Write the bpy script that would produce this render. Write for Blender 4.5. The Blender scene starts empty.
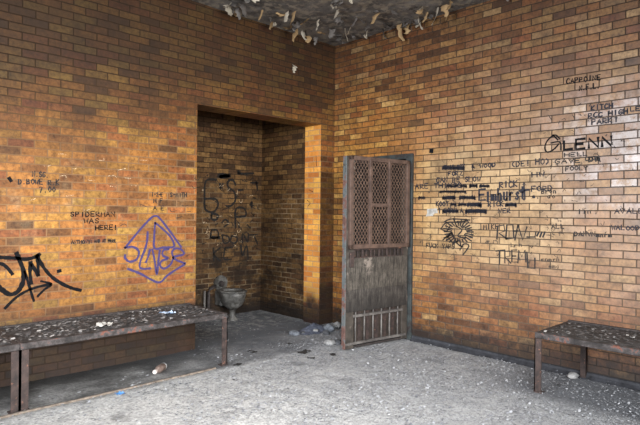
import bpy, bmesh, math, random
from mathutils import Vector, Matrix, noise
random.seed(7)
C = bpy.context.scene.collection
R = random.random
def U(a, b): return a + (b - a) * R()
# ------------------------------------------------------------------ camera
F = 536.0
CAM = Vector((-5.07, -4.97, 1.466))
FW = Vector((.696, .718, 0)).normalized(); RT = Vector((FW.y, -FW.x, 0)); UP = Vector((0, 0, 1))
ROLL = math.radians(.6)
H = 3.656; CRS = .0687; BL = .2065; CPH = .055
cd = bpy.data.cameras.new('camera'); cam = bpy.data.objects.new('camera', cd); C.objects.link(cam)
cd.sensor_width = 36; cd.lens = F / 640 * 36; cd.shift_y = -1.1 / 640; cd.clip_start = .05; cd.clip_end = 60
r2 = RT * math.cos(ROLL) + UP * math.sin(ROLL); u2 = UP * math.cos(ROLL) - RT * math.sin(ROLL)
M = Matrix((r2, u2, -FW)).transposed().to_4x4(); M.translation = CAM
cam.matrix_world = M
bpy.context.scene.camera = cam
def ray(px, py):
    dx, dy = (px - 320) / F, (py - 211.4) / F
    return FW + r2 * dx - u2 * dy
def on_y(px, py, y=0):            # a point on the plane Y = y, as the photo shows it
    d = ray(px, py); return CAM + d * ((y - CAM.y) / d.y)
def on_x(px, py, x=0):
    d = ray(px, py); return CAM + d * ((x - CAM.x) / d.x)
def on_z(px, py, z=0):
    d = ray(px, py); return CAM + d * ((z - CAM.z) / d.z)
# ------------------------------------------------------------------ materials
def lin(c):
    return tuple(((v / 255) / 12.92 if v / 255 <= .04045 else ((v / 255 + .055) / 1.055) ** 2.4) for v in c) + (1,)
class NT:
    def __init__(s, name):
        s.m = bpy.data.materials.new(name); s.m.use_nodes = True; s.t = s.m.node_tree; s.t.nodes.clear()
        s.out = s.n('ShaderNodeOutputMaterial'); s.b = s.n('ShaderNodeBsdfPrincipled'); s.l(s.b.outputs[0], s.out.inputs[0])
        s._p = None
    def n(s, k, **kw):
        x = s.t.nodes.new(k)
        for a, v in kw.items(): setattr(x, a, v)
        return x
    def l(s, a, b): s.t.links.new(a, b)
    def put(s, v, sock):
        if isinstance(v, bpy.types.NodeSocket): s.l(v, sock)
        else: sock.default_value = v
    def pos(s):
        if not s._p:
            g = s.n('ShaderNodeTexCoord'); s._p = g.outputs['Object']
        return s._p
    def math(s, op, a, b=0, c=0, clamp=False):
        x = s.n('ShaderNodeMath', operation=op, use_clamp=clamp); s.put(a, x.inputs[0]); s.put(b, x.inputs[1]); s.put(c, x.inputs[2]); return x.outputs[0]
    def mix(s, f, a, b, mode='MIX'):
        x = s.n('ShaderNodeMix', data_type='RGBA', blend_type=mode, clamp_factor=True)
        s.put(f, x.inputs[0]); s.put(a, x.inputs[6]); s.put(b, x.inputs[7]); return x.outputs[2]
    def noise(s, sc, det=4, rough=.6, vec=None, w=0):
        x = s.n('ShaderNodeTexNoise'); x.noise_dimensions = '4D' if w else '3D'
        s.l(vec or s.pos(), x.inputs['Vector']); x.inputs['Scale'].default_value = sc; x.inputs['Detail'].default_value = det; x.inputs['Roughness'].default_value = rough
        if w: x.inputs['W'].default_value = w
        return x.outputs[0]
    def ramp(s, v, stops, interp='LINEAR'):
        x = s.n('ShaderNodeValToRGB'); s.l(v, x.inputs[0]); r = x.color_ramp; r.interpolation = interp
        while len(r.elements) < len(stops): r.elements.new(.5)
        for e, (p, c) in zip(r.elements, stops): e.position = p; e.color = c if len(c) == 4 else lin(c)
        return x.outputs[0]
    def smooth(s, v, a, b, lo=0, hi=1):
        x = s.n('ShaderNodeMapRange', interpolation_type='SMOOTHSTEP'); s.put(v, x.inputs[0]); 
        for i, k in enumerate((a, b, lo, hi)): x.inputs[i + 1].default_value = k
        return x.outputs[0]
    def bump(s, h, st=.5, d=.01):
        x = s.n('ShaderNodeBump'); x.inputs['Strength'].default_value = st; x.inputs['Distance'].default_value = d; s.l(h, x.inputs['Height']); s.l(x.outputs[0], s.b.inputs['Normal'])
    def sep(s, v):
        x = s.n('ShaderNodeSeparateXYZ'); s.l(v, x.inputs[0]); return x.outputs
    def fin(s, col, rough=.7, metal=0, spec=.5):
        s.put(col, s.b.inputs['Base Color']); s.put(rough, s.b.inputs['Roughness']); s.put(metal, s.b.inputs['Metallic']); s.b.inputs['Specular IOR Level'].default_value = spec
        return s.m
G = lambda v: (v, v, v, 1)

def brick_mat(name, palette, kind):
    t = NT(name); P = t.sep(t.pos()); geo = t.n('ShaderNodeNewGeometry'); N = t.sep(geo.outputs['Normal'])
    nx = t.math('GREATER_THAN', t.math('ABSOLUTE', N[0]), .5)
    a = t.math('ADD', t.math('MULTIPLY', P[0], t.math('SUBTRACT', 1, nx)), t.math('MULTIPLY', t.math('MULTIPLY', P[1], -1), nx))
    cv = t.n('ShaderNodeCombineXYZ'); t.l(t.math('ADD', a, 40 * BL + .03), cv.inputs[0]); t.l(t.math('ADD', P[2], 20 * CRS - CPH), cv.inputs[1])
    # hand-laid wobble
    wb = t.n('ShaderNodeVectorMath', operation='ADD'); nz = t.n('ShaderNodeTexNoise'); t.l(cv.outputs[0], nz.inputs['Vector']); nz.inputs['Scale'].default_value = 3
    sc = t.n('ShaderNodeVectorMath', operation='SCALE'); sb = t.n('ShaderNodeVectorMath', operation='SUBTRACT'); t.l(nz.outputs['Color'], sb.inputs[0]); sb.inputs[1].default_value = (.5, .5, .5)
    t.l(sb.outputs[0], sc.inputs[0]); sc.inputs['Scale'].default_value = .012; t.l(cv.outputs[0], wb.inputs[0]); t.l(sc.outputs[0], wb.inputs[1])
    br = t.n('ShaderNodeTexBrick', offset=.5, offset_frequency=2, squash=1, squash_frequency=2)
    t.l(wb.outputs[0], br.inputs['Vector'])
    br.inputs['Color1'].default_value = G(0); br.inputs['Color2'].default_value = G(1); br.inputs['Mortar'].default_value = G(.5)
    br.inputs['Scale'].default_value = 1; br.inputs['Mortar Size'].default_value = .0056; br.inputs['Mortar Smooth'].default_value = .25
    br.inputs['Bias'].default_value = 0; br.inputs['Brick Width'].default_value = BL; br.inputs['Row Height'].default_value = CRS
    tint = t.sep(br.outputs['Color'])[0]; mort = br.outputs['Fac']
    wn = t.n('ShaderNodeTexWhiteNoise', noise_dimensions='1D'); t.l(tint, wn.inputs['W']); rnd2 = wn.outputs['Value']
    # clusters: shift the per-brick value by large soft patches, so dark bricks gather
    cl = t.math('MULTIPLY', t.math('SUBTRACT', t.noise(1.1, 3), .5), .35)
    col = t.ramp(t.math('ADD', tint, cl, clamp=True), palette, 'LINEAR')
    sc2 = t.math('ADD', t.math('MULTIPLY', rnd2, .42), .78)
    col = t.mix(1, col, t.n('ShaderNodeCombineColor').outputs[0], 'MULTIPLY') if False else col
    hv = t.n('ShaderNodeHueSaturation'); hv.inputs['Saturation'].default_value = .95 if kind == 'left' else .97; t.l(sc2, hv.inputs['Value']); t.l(col, hv.inputs['Color']); col = hv.outputs[0]
    if kind == 'left': col = t.mix(1, col, (.90, .965, .80, 1), 'MULTIPLY')
    # in-brick mottling
    col = t.mix(.75, col, t.ramp(t.noise(26, 6, .7), [(.34, (112, 100, 92)), (.48, (208, 204, 200)), (.62, (255, 255, 255))]), 'MULTIPLY')
    z = P[2]; zj = t.math('ADD', z, t.math('MULTIPLY', t.math('SUBTRACT', t.noise(1.6, 4), .5), .9))
    if kind == 'left':
        dust = t.math('MULTIPLY', t.smooth(t.noise(2.3, 6, .75), .52, .72), t.math('MULTIPLY', t.smooth(z, 2.3, 1.7), t.smooth(z, 1.0, 1.4)))
        col = t.mix(t.math('MULTIPLY', dust, .4), col, lin((214, 190, 150)))
        mc = t.mix(t.smooth(zj, 2.9, 1.9), lin((40, 32, 25)), lin((128, 100, 74)))
        glaze = .46
    elif kind == 'right':
        yy = t.math('MULTIPLY', P[1], -1)
        far = t.smooth(yy, .6, 3.1)                     # chalky residue grows along the wall
        band = t.math('MULTIPLY', t.smooth(zj, 3.2, 2.2), t.smooth(zj, .25, 1.1))
        ds = t.math('MULTIPLY', t.math('MULTIPLY', far, band), t.math('ADD', .12, t.math('MULTIPLY', rnd2, .55)))
        col = t.mix(ds, col, lin((166, 146, 130)))
        col = t.mix(t.math('MULTIPLY', band, .22), col, lin((158, 128, 90)))
        pz = t.math('MULTIPLY', t.math('MULTIPLY', t.smooth(yy, 1.2, 1.6), t.smooth(yy, 3.3, 2.6)), t.math('MULTIPLY', t.smooth(zj, 2.3, 1.95), t.smooth(zj, .85, 1.15)))
        col = t.mix(t.math('MULTIPLY', pz, t.math('ADD', .28, t.math('MULTIPLY', rnd2, .4))), col, lin((206, 180, 136)))
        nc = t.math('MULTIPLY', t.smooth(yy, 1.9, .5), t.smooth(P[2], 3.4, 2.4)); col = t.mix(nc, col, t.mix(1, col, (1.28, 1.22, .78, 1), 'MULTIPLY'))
        g2 = t.math('MULTIPLY', t.math('MULTIPLY', t.smooth(yy, 2.6, 3.5), t.math('MULTIPLY', t.smooth(zj, 2.75, 2.2), t.smooth(zj, 1.35, 1.75))), t.smooth(rnd2, .15, .6))  # pale glare of the unseen window painted in, with some residue
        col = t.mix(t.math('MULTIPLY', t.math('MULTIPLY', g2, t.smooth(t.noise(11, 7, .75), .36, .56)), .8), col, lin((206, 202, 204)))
        mc = t.mix(t.smooth(zj, 1.5, .7), lin((36, 28, 23)), lin((80, 68, 58)))
        glaze = .3
        lowd = t.math('MULTIPLY', t.smooth(zj, 1.2, .2), .34); col = t.mix(lowd, col, lin((74, 52, 38)))
    else:
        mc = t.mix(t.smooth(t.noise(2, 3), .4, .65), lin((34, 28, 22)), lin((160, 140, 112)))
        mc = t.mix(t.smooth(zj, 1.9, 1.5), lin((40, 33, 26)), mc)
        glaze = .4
    gr = t.noise(5.5, 9, .78, w=5)
    col = t.mix(.8, col, t.ramp(gr, [(.34, (128, 116, 108)), (.5, (222, 218, 214)), (.62, (255, 255, 255))]), 'MULTIPLY')
    sp = t.smooth(t.noise(75, 3, .7, w=7), .6, .7); col = t.mix(t.math('MULTIPLY', sp, .5), col, lin((54, 42, 34)))
    # chips and scuffs showing the pale body
    scf = t.smooth(t.noise(60, 5, .7), .69, .74)
    scf = t.math('MULTIPLY', scf, t.smooth(t.noise(1.7, 2), .42, .62))
    col = t.mix(t.math('MULTIPLY', scf, .6), col, lin((214, 200, 176)))
    col = t.mix(t.math('MULTIPLY', mort, .9), col, mc)
    # soot: rising damp at the foot
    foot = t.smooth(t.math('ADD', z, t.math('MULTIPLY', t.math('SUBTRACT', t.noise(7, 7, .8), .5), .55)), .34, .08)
    if kind == 'left':                                  # wall under the bench: dirt plus the bench's shade, put into the colour
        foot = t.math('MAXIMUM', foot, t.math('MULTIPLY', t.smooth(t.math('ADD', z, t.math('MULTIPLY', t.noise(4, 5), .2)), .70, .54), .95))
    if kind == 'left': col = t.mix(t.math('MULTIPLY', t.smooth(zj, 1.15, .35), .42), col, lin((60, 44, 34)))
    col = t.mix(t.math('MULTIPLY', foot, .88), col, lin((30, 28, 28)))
    top = t.smooth(t.math('ADD', zj, t.math('MULTIPLY', P[0], -.14)), 1.9, 3.4) if kind == 'left' else t.smooth(zj, 2.1, 3.6)  # weaker light towards the ceiling, put into the colour as dark
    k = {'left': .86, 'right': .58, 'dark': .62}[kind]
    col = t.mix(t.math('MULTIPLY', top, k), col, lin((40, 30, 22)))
    if kind == 'dark':                                  # darker low in the niche
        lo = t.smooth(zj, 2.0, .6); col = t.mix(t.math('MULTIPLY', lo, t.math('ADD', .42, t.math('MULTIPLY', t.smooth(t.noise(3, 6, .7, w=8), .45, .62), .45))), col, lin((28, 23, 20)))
    blot = t.smooth(t.noise(2.2, 6, .72, w=3), .56, .72)
    col = t.mix(t.math('MULTIPLY', blot, .42), col, lin((44, 34, 28)))
    vv = t.smooth(t.noise(1.3, 4, .6, w=11), .52, .68); col = t.mix(t.math('MULTIPLY', vv, .3), col, lin((70, 50, 34)))
    if kind == 'left':                                  # stained strip between niche and corner
        st = t.math('MULTIPLY', t.smooth(P[0], -.27, -.23), t.math('MULTIPLY', t.smooth(zj, 2.5, 1.7), t.math('SUBTRACT', 1, nx)))
        col = t.mix(t.math('MULTIPLY', st, .48), col, lin((50, 38, 30)))
        jm = t.math('MULTIPLY', nx, t.smooth(zj, .1, .5)); col = t.mix(jm, col, t.mix(t.math('ADD', mort, .0), t.mix(.5, t.mix(1, col, G(2.1), 'MULTIPLY'), t.ramp(tint, [(0, (214, 124, 54)), (.3, (234, 160, 70)), (.6, (242, 186, 92)), (1, (226, 150, 66))])), lin((170, 136, 100))))  # jamb faces brightened in the colour, as if lit from the left
    t.bump(t.math('ADD', t.math('MULTIPLY', t.math('SUBTRACT', 1, mort), 1), t.math('MULTIPLY', t.noise(45, 4), .25)), .55, .006)
    rg = t.math('ADD', t.math('MULTIPLY', mort, .5), t.math('ADD', glaze, t.math('MULTIPLY', t.noise(14, 5), .25)), clamp=True)
    return t.fin(col, rg, spec=.5 if kind == 'right' else .3)
WARM = [(0, (120, 78, 44)), (.1, (158, 98, 46)), (.25, (186, 112, 46)), (.42, (198, 126, 50)), (.58, (202, 138, 56)), (.72, (190, 142, 66)), (.86, (186, 108, 50)), (1, (156, 84, 46))]
TAN = [(0, (104, 68, 42)), (.12, (134, 86, 48)), (.3, (166, 108, 58)), (.48, (176, 124, 68)), (.64, (186, 144, 88)), (.76, (176, 116, 60)), (.88, (146, 84, 48)), (1, (206, 168, 116))]
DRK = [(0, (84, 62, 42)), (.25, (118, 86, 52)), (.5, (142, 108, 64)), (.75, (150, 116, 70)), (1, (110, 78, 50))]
m_left = brick_mat('glazed_brick_orange', WARM, 'left'); m_right = brick_mat('glazed_brick_tan', TAN, 'right'); m_dark = brick_mat('glazed_brick_dark', DRK, 'dark')

def simple(name, c1, c2, sc=8, rough=.8, metal=0, bump=.3, extra=None, thr=(.35, .65)):
    t = NT(name); c = t.ramp(t.noise(sc, 7, .7), [(thr[0], c1), (thr[1], c2)])
    if extra:
        col, s2, lo, hi = extra
        c = t.mix(t.smooth(t.noise(s2, 5, .7, w=2), lo, hi), c, lin(col))
    if bump: t.bump(t.noise(sc * 4, 5), bump, .004)
    return t.fin(c, rough, metal)
m_rust = simple('rusty_brown_iron', (30, 24, 23), (66, 52, 48), 14, .75, 0, .5, ((132, 90, 72), 30, .58, .7))
m_rustdark = simple('dark_rusted_iron', (26, 23, 23), (64, 56, 54), 10, .7, 0, .5, ((150, 84, 60), 22, .66, .72))
m_screen = simple('brown_wire_screen', (74, 56, 47), (112, 90, 76), 12, .6, 0, 0)
m_sheet = simple('scraped_grey_sheet_steel', (36, 33, 30), (84, 77, 70), 7, .6, .1, .4, ((138, 126, 116), 3.5, .57, .66), (.3, .7))
m_barmetal = simple('worn_grey_bar_steel', (62, 58, 57), (112, 108, 104), 12, .6, .1, .3)
m_teal = simple('flaking_teal_frame_paint', (30, 34, 35), (56, 63, 63), 9, .7, 0, .5, ((40, 30, 28), 14, .52, .6))
def streaky(name, c1, c2):
    t = NT(name); P = t.sep(t.pos()); cv = t.n('ShaderNodeCombineXYZ'); t.l(t.math('MULTIPLY', P[0], 5), cv.inputs[0]); t.l(P[1], cv.inputs[1]); t.l(t.math('MULTIPLY', P[2], .8), cv.inputs[2])
    n = t.noise(9, 6, .75, vec=cv.outputs[0]); c = t.ramp(n, [(.35, c1), (.62, c2)])
    c = t.mix(.6, c, t.ramp(t.noise(16, 7, .8), [(.38, (110, 104, 100)), (.6, (255, 255, 255))]), 'MULTIPLY')
    c = t.mix(t.math('MULTIPLY', t.smooth(P[2], .62, .36), .6), c, lin((20, 18, 18)))
    pt = t.math('MULTIPLY', t.smooth(t.noise(4.5, 6, .7, w=2), .52, .6), t.math('MULTIPLY', t.smooth(P[2], .74, .84), t.smooth(P[0], .35, .7)))
    c = t.mix(t.math('MULTIPLY', pt, .7), c, lin((156, 144, 134))); t.bump(n, .4, .004)
    return t.fin(c, .7, .05)
def edge_paint():
    t = NT('flaking_teal_and_red_edge_paint'); n = t.noise(9, 6, .75)
    c = t.ramp(n, [(.34, (52, 42, 40)), (.42, (78, 84, 84)), (.5, (88, 94, 96)), (.56, (102, 72, 64)), (.66, (70, 54, 50))]); t.bump(n, .5, .004)
    return t.fin(c, .7)
m_edge = edge_paint()
m_black = simple('black_marker_paint', (10, 10, 12), (18, 18, 22), 8, .6, 0, 0)
def worn_ink(name, c, thr=.42, sc=60):
    t = NT(name); tr = t.n('ShaderNodeBsdfTransparent'); mx = t.n('ShaderNodeMixShader')
    t.fin(lin(c), .7); t.l(t.smooth(t.noise(sc, 4, .7), thr - .08, thr + .06), mx.inputs[0]); t.l(tr.outputs[0], mx.inputs[1]); t.l(t.b.outputs[0], mx.inputs[2]); t.l(mx.outputs[0], t.out.inputs[0])
    return t.m
m_black.node_tree.nodes['Principled BSDF'].inputs['Specular IOR Level'].default_value = .1
m_ink = worn_ink('worn_black_marker', (22, 20, 22), .28); m_inkblue = worn_ink('worn_blue_black_marker', (20, 22, 36), .27)
m_inkfaint = worn_ink('faint_black_marker', (44, 38, 36), .44, 90); m_soot = worn_ink('sooty_black_paint', (16, 14, 13), .40, 30)
m_purple = worn_ink('purple_blue_paint', (54, 44, 92), .30, 40); m_white = worn_ink('chalky_white_paint', (206, 200, 190), .5, 50)
m_chalk = worn_ink('thin_white_scrawl', (206, 182, 150), .5, 80)

# ------------------------------------------------------------------ builders
def mk(name, bm, mat, parent=None, smooth=False, loc=None):
    me = bpy.data.meshes.new(name); bmesh.ops.recalc_face_normals(bm, faces=bm.faces); bm.to_mesh(me); bm.free()
    if mat: me.materials.append(mat)
    if smooth:
        for p in me.polygons: p.use_smooth = True
    o = bpy.data.objects.new(name, me); C.objects.link(o)
    if parent: o.parent = parent
    if loc: o.location = loc
    return o
def thing(name, label, cat, loc=(0, 0, 0), rz=0, group=None):
    o = bpy.data.objects.new(name, None); o.empty_display_size = .1; C.objects.link(o); o.location = loc; o.rotation_euler = (0, 0, rz)
    o['label'] = label; o['category'] = cat
    if group: o['group'] = group
    return o
def tag(o, label, cat, group=None, kind=None):
    o['label'] = label; o['category'] = cat
    if group: o['group'] = group
    if kind: o['kind'] = kind
    return o
def struct(o): o['kind'] = 'structure'; return o
def box(bm, a, b, rot=None, bev=0):
    lo = Vector([min(a[i], b[i]) for i in range(3)]); hi = Vector([max(a[i], b[i]) for i in range(3)])
    r = bmesh.ops.create_cube(bm, size=1, matrix=Matrix.Translation((lo + hi) / 2) @ Matrix.Diagonal((*(hi - lo), 1)))
    if bev:
        es = {e for v in r['verts'] for e in v.link_edges}; bmesh.ops.bevel(bm, geom=list(es), offset=bev, segments=1, affect='EDGES')
def tube(bm, pts, r, seg=8, caps=True):
    pts = [Vector(p) for p in pts]; rs = r if isinstance(r, (list, tuple)) else [r] * len(pts); rings = []
    up = Vector((0, 0, 1))
    for i, p in enumerate(pts):
        d = (pts[min(i + 1, len(pts) - 1)] - pts[max(i - 1, 0)]).normalized()
        a = d.cross(up if abs(d.z) < .95 else Vector((1, 0, 0))).normalized(); b = d.cross(a)
        rings.append([bm.verts.new(p + (a * math.cos(2 * math.pi * k / seg) + b * math.sin(2 * math.pi * k / seg)) * rs[i]) for k in range(seg)])
    for A, B in zip(rings, rings[1:]):
        for k in range(seg): bm.faces.new((A[k], A[(k + 1) % seg], B[(k + 1) % seg], B[k]))
    if caps: bm.faces.new(rings[0][::-1]); bm.faces.new(rings[-1])
def lathe(bm, prof, seg=24, sx=1, sy=1, off=(0, 0, 0), shift=None):
    rings = []
    for i, (r, z) in enumerate(prof):
        dy = shift[i] if shift else 0
        rings.append([bm.verts.new((off[0] + r * sx * math.cos(2 * math.pi * k / seg), off[1] + dy + r * sy * math.sin(2 * math.pi * k / seg), off[2] + z)) for k in range(seg)])
    for A, B in zip(rings, rings[1:]):
        for k in range(seg): bm.faces.new((A[k], A[(k + 1) % seg], B[(k + 1) % seg], B[k]))
    bm.faces.new(rings[0][::-1]); bm.faces.new(rings[-1])

# ------------------------------------------------------------------ setting
NX0, NX1, NZ, TH = -2.07, -.25, 2.585, .30      # niche opening
AX1, AY = -.17, 1.335                            # inner right wall and back of the niche
FAR = -8.6
bm = bmesh.new(); box(bm, (FAR, 0, -.02), (NX0, TH, H)); box(bm, (NX0, 0, NZ), (NX1, TH, H)); box(bm, (NX1, 0, -.02), (.25, TH, H))
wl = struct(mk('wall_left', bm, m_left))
DY0, DY1, DZ = -1.20, -.36, 2.09                 # doorway
bm = bmesh.new(); box(bm, (0, FAR, -.02), (.25, DY0, H)); box(bm, (0, DY0, DZ), (.25, DY1, H)); box(bm, (0, DY1, -.02), (.25, -.001, H))
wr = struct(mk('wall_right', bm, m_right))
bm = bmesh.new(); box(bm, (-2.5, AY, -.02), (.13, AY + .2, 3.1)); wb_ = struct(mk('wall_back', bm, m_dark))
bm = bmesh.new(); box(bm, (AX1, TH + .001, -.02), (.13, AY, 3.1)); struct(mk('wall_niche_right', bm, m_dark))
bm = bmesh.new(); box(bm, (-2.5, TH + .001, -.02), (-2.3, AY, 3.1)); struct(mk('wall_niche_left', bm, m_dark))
m_plaster = simple('sooty_plaster', (52, 46, 40), (86, 78, 68), 5, .9)
bm = bmesh.new(); box(bm, (-2.5, TH, 3.0), (.13, AY, 3.12)); struct(mk('ceiling_niche', bm, m_plaster))
# dark passage behind the doorway
bm = bmesh.new(); box(bm, (1.3, -1.9, -.02), (1.4, .3, 2.5)); box(bm, (.25, -1.9, -.02), (1.3, -1.8, 2.5)); box(bm, (.25, .2, -.02), (1.3, .3, 2.5)); box(bm, (.25, -1.9, 2.4), (1.4, .3, 2.5))
struct(mk('wall_passage', bm, m_dark))

# ceiling
t = NT('peeling_ceiling_paint'); n1 = t.noise(3.2, 7, .7); n2 = t.noise(9, 6, .7, w=2)
c = t.ramp(n1, [(.3, (60, 57, 55)), (.5, (92, 88, 85)), (.7, (122, 117, 112))]); c = t.mix(t.smooth(n2, .5, .56), c, lin((124, 116, 104))); c = t.mix(t.smooth(n2, .42, .36), c, lin((44, 40, 38)))
t.bump(n2, .5, .02); m_ceil = t.fin(c, .9)
bm = bmesh.new(); N = 90
vs = {}
for i in range(N + 1):
    for j in range(N + 1):
        x = -4.5 * (i / N); y = -4.5 * (j / N)
        d = noise.fractal(Vector((x * 3, y * 3, 3)), 1, 2, 4) * .016
        vs[i, j] = bm.verts.new((x, y, H - abs(d)))
for i in range(N):
    for j in range(N): bm.faces.new((vs[i, j], vs[i + 1, j], vs[i + 1, j + 1], vs[i, j + 1]))
box(bm, (FAR, FAR, H), (.25, .3, H + .12))
ceil = struct(mk('ceiling', bm, m_ceil))
# flakes of paint hanging from the ceiling, each a part of it
def flake_bm(L, W, curl, seg=6):
    b = bmesh.new(); rows = []
    a = 0; y = z = 0
    for i in range(seg + 1):
        w = W * (1 - .5 * (i / seg) ** 1.5) * U(.65, 1.1); c_ = U(-.2, .2) * W
        rows.append((b.verts.new((c_ - w / 2, y + U(-.006, .006), z)), b.verts.new((c_, y + W * .12, z + U(-.01, .01))), b.verts.new((c_ + w / 2, y + U(-.006, .006), z + U(-.012, .012)))))
        a += curl / seg; y += math.sin(a) * L / seg; z -= math.cos(a) * L / seg
    for A, B in zip(rows, rows[1:]):
        b.faces.new((A[0], A[1], B[1], B[0])); b.faces.new((A[1], A[2], B[2], B[1]))
    return b
def flake_mat(name, c1, c2):
    t = NT(name); return t.fin(t.ramp(t.noise(14, 5), [(.35, c1), (.65, c2)]), .85)
fm = [flake_mat('pale_paint_flake', (132, 124, 112), (172, 164, 148)), flake_mat('tan_paint_flake', (120, 98, 68), (156, 130, 94)), flake_mat('grey_paint_flake', (66, 63, 61), (104, 99, 95))]
def flake(p, L, W, curl, rz, mat, tilt=0, par=ceil, name='paint_flake'):
    o = mk(name, flake_bm(L, W, curl), mat, par, True, p); o.rotation_euler = (tilt, U(-.25, .25), rz); return o
for px, py, L, W, k in [(297, 24, .20, .12, 1), (294, 12, .16, .12, 1), (302, 30, .12, .09, 0), (345, 28, .15, .07, 0), (351, 26, .13, .06, 0), (399, 24, .20, .09, 1), (438, 8, .20, .08, 0),
                        (448, 6, .14, .06, 1), (272, 20, .10, .12, 1), (286, 14, .12, .14, 0), (376, 14, .12, .14, 1), (338, 10, .10, .14, 0), (356, 18, .12, .09, 2), (418, 16, .16, .08, 0),
                        (228, 6, .12, .12, 0), (243, 5, .14, .13, 2), (262, 10, .11, .10, 1), (318, 20, .12, .1, 0), (427, 12, .13, .06, 1), (410, 20, .12, .06, 2)]:
    p = on_z(px, py, H - .015); p.x = min(p.x, -.03); p.y = min(p.y, -.03)
    flake(p, L, W, U(.2, .8), U(.2, 1.4) + math.pi * (R() < .5), fm[k])
for i in range(64):
    q = R(); a = U(.05, 2.6); e = abs(random.gauss(0, .35)) + .04
    x, y = (-a, -e) if q < .42 else (-e, -a) if q < .84 else (-U(.1, 2), -U(.1, 2))
    flake((x, y, H - .012), U(.05, .13), U(.05, .12), U(.5, 1.9), U(0, 6.28), fm[random.choice([0, 1, 2, 2, 2])], U(-.6, .6))
# one flake stuck on the wall
p = on_y(294, 66); flake((p.x, -.02, p.z), .09, .08, .2, 0, fm[0], par=wl)

# floor
t = NT('gritty_concrete'); P = t.sep(t.pos()); X, Y = P[0], P[1]
n1 = t.noise(1.2, 8, .72); n2 = t.noise(38, 6, .8); n3 = t.noise(7, 6, .7, w=4)
base = t.ramp(n3, [(.28, (172, 172, 172)), (.5, (206, 206, 204)), (.72, (228, 227, 223))])
base = t.mix(.8, base, t.ramp(n2, [(.34, (112, 112, 116)), (.5, (216, 216, 216)), (.64, (255, 255, 255))]), 'MULTIPLY')
vo = t.n('ShaderNodeTexVoronoi'); t.l(t.pos(), vo.inputs['Vector']); vo.inputs['Scale'].default_value = 24
base = t.mix(t.math('MULTIPLY', t.smooth(vo.outputs['Distance'], .26, .16), t.smooth(n1, .4, .6)), base, lin((206, 206, 204)))
pits = t.math('MULTIPLY', t.smooth(t.noise(20, 6, .8, w=6), .56, .62), t.smooth(X, -2.6, -1.4)); base = t.mix(t.math('MULTIPLY', pits, .55), base, lin((54, 54, 58)))
jy = t.math('ADD', Y, t.math('MULTIPLY', t.math('SUBTRACT', n3, .5), .22))
jx = t.math('ADD', X, t.math('MULTIPLY', t.math('SUBTRACT', n1, .5), 1.0))
# grime, with bench shade painted in: beside the left wall and into the niche, around the right bench
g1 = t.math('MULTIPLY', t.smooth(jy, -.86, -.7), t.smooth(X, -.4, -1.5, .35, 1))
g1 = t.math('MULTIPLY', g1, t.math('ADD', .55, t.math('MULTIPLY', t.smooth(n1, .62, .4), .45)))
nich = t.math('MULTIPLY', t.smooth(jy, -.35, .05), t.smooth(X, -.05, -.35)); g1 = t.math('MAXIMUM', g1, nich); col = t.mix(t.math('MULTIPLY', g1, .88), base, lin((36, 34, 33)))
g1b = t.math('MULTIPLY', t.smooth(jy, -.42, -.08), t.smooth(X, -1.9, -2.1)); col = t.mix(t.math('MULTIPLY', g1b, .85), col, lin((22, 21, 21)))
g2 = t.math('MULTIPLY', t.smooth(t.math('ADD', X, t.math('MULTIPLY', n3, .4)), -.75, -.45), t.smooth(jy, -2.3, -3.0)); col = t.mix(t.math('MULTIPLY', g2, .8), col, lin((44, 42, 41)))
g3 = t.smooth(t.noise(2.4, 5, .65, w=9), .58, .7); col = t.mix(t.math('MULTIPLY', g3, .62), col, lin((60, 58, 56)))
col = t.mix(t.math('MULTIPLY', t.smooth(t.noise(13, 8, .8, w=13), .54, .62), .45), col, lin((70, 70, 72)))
col = t.mix(t.smooth(X, -3.2, -1.0, 0, .42), col, lin((112, 118, 128)))
col = t.mix(t.math('MULTIPLY', t.math('MULTIPLY', t.smooth(Y, .15, .6), t.smooth(t.noise(10, 7, .8), .5, .56)), .8), col, lin((150, 150, 148)))
t.bump(t.math('ADD', n2, t.math('MULTIPLY', n3, .6)), .7, .02); m_floor = t.fin(col, .88)
bm = bmesh.new(); vs = {}
NX, NY = 200, 240
for i in range(NX + 1):
    for j in range(NY + 1):
        x = -6 + 6 * i / NX; y = -6 + (6 + AY) * j / NY
        d = noise.fractal(Vector((x * 7, y * 7, 0)), 1, 2, 6) * .005
        vs[i, j] = bm.verts.new((x, y, min(.0015, -.003 + d)))
for i in range(NX):
    for j in range(NY): bm.faces.new((vs[i, j], vs[i + 1, j], vs[i + 1, j + 1], vs[i, j + 1]))
box(bm, (FAR, FAR, -.25), (1.4, AY + .2, -.03))
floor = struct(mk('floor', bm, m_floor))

# base strip on the right wall: coved and sooty
m_base = simple('sooty_blue_grey_base', (22, 23, 28), (52, 54, 60), 12, .8, 0, .6, ((96, 98, 104), 18, .6, .7))
def cove(ya, yb, name):
    b = bmesh.new(); prof = [(0, .055), (-.012, .05), (-.018, .03), (-.04, .010), (-.06, -.004), (0, -.004)]; n = max(2, int(abs(yb - ya) / .08)); rows = []
    for i in range(n + 1):
        y = ya + (yb - ya) * i / n; j = noise.noise(Vector((y * 4, 1, 2))) * .012
        rows.append([b.verts.new((px_ * (1 + j * 12), y, pz * (1 + j * 12) if pz > 0 else pz)) for px_, pz in prof])
    for A, B in zip(rows, rows[1:]):
        for k in range(len(prof) - 1): b.faces.new((A[k], A[k + 1], B[k + 1], B[k]))
    b.faces.new(rows[0]); b.faces.new(rows[-1][::-1])
    return struct(mk(name, b, m_base))
cove(-6, -1.29, 'baseboard_right')
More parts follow.
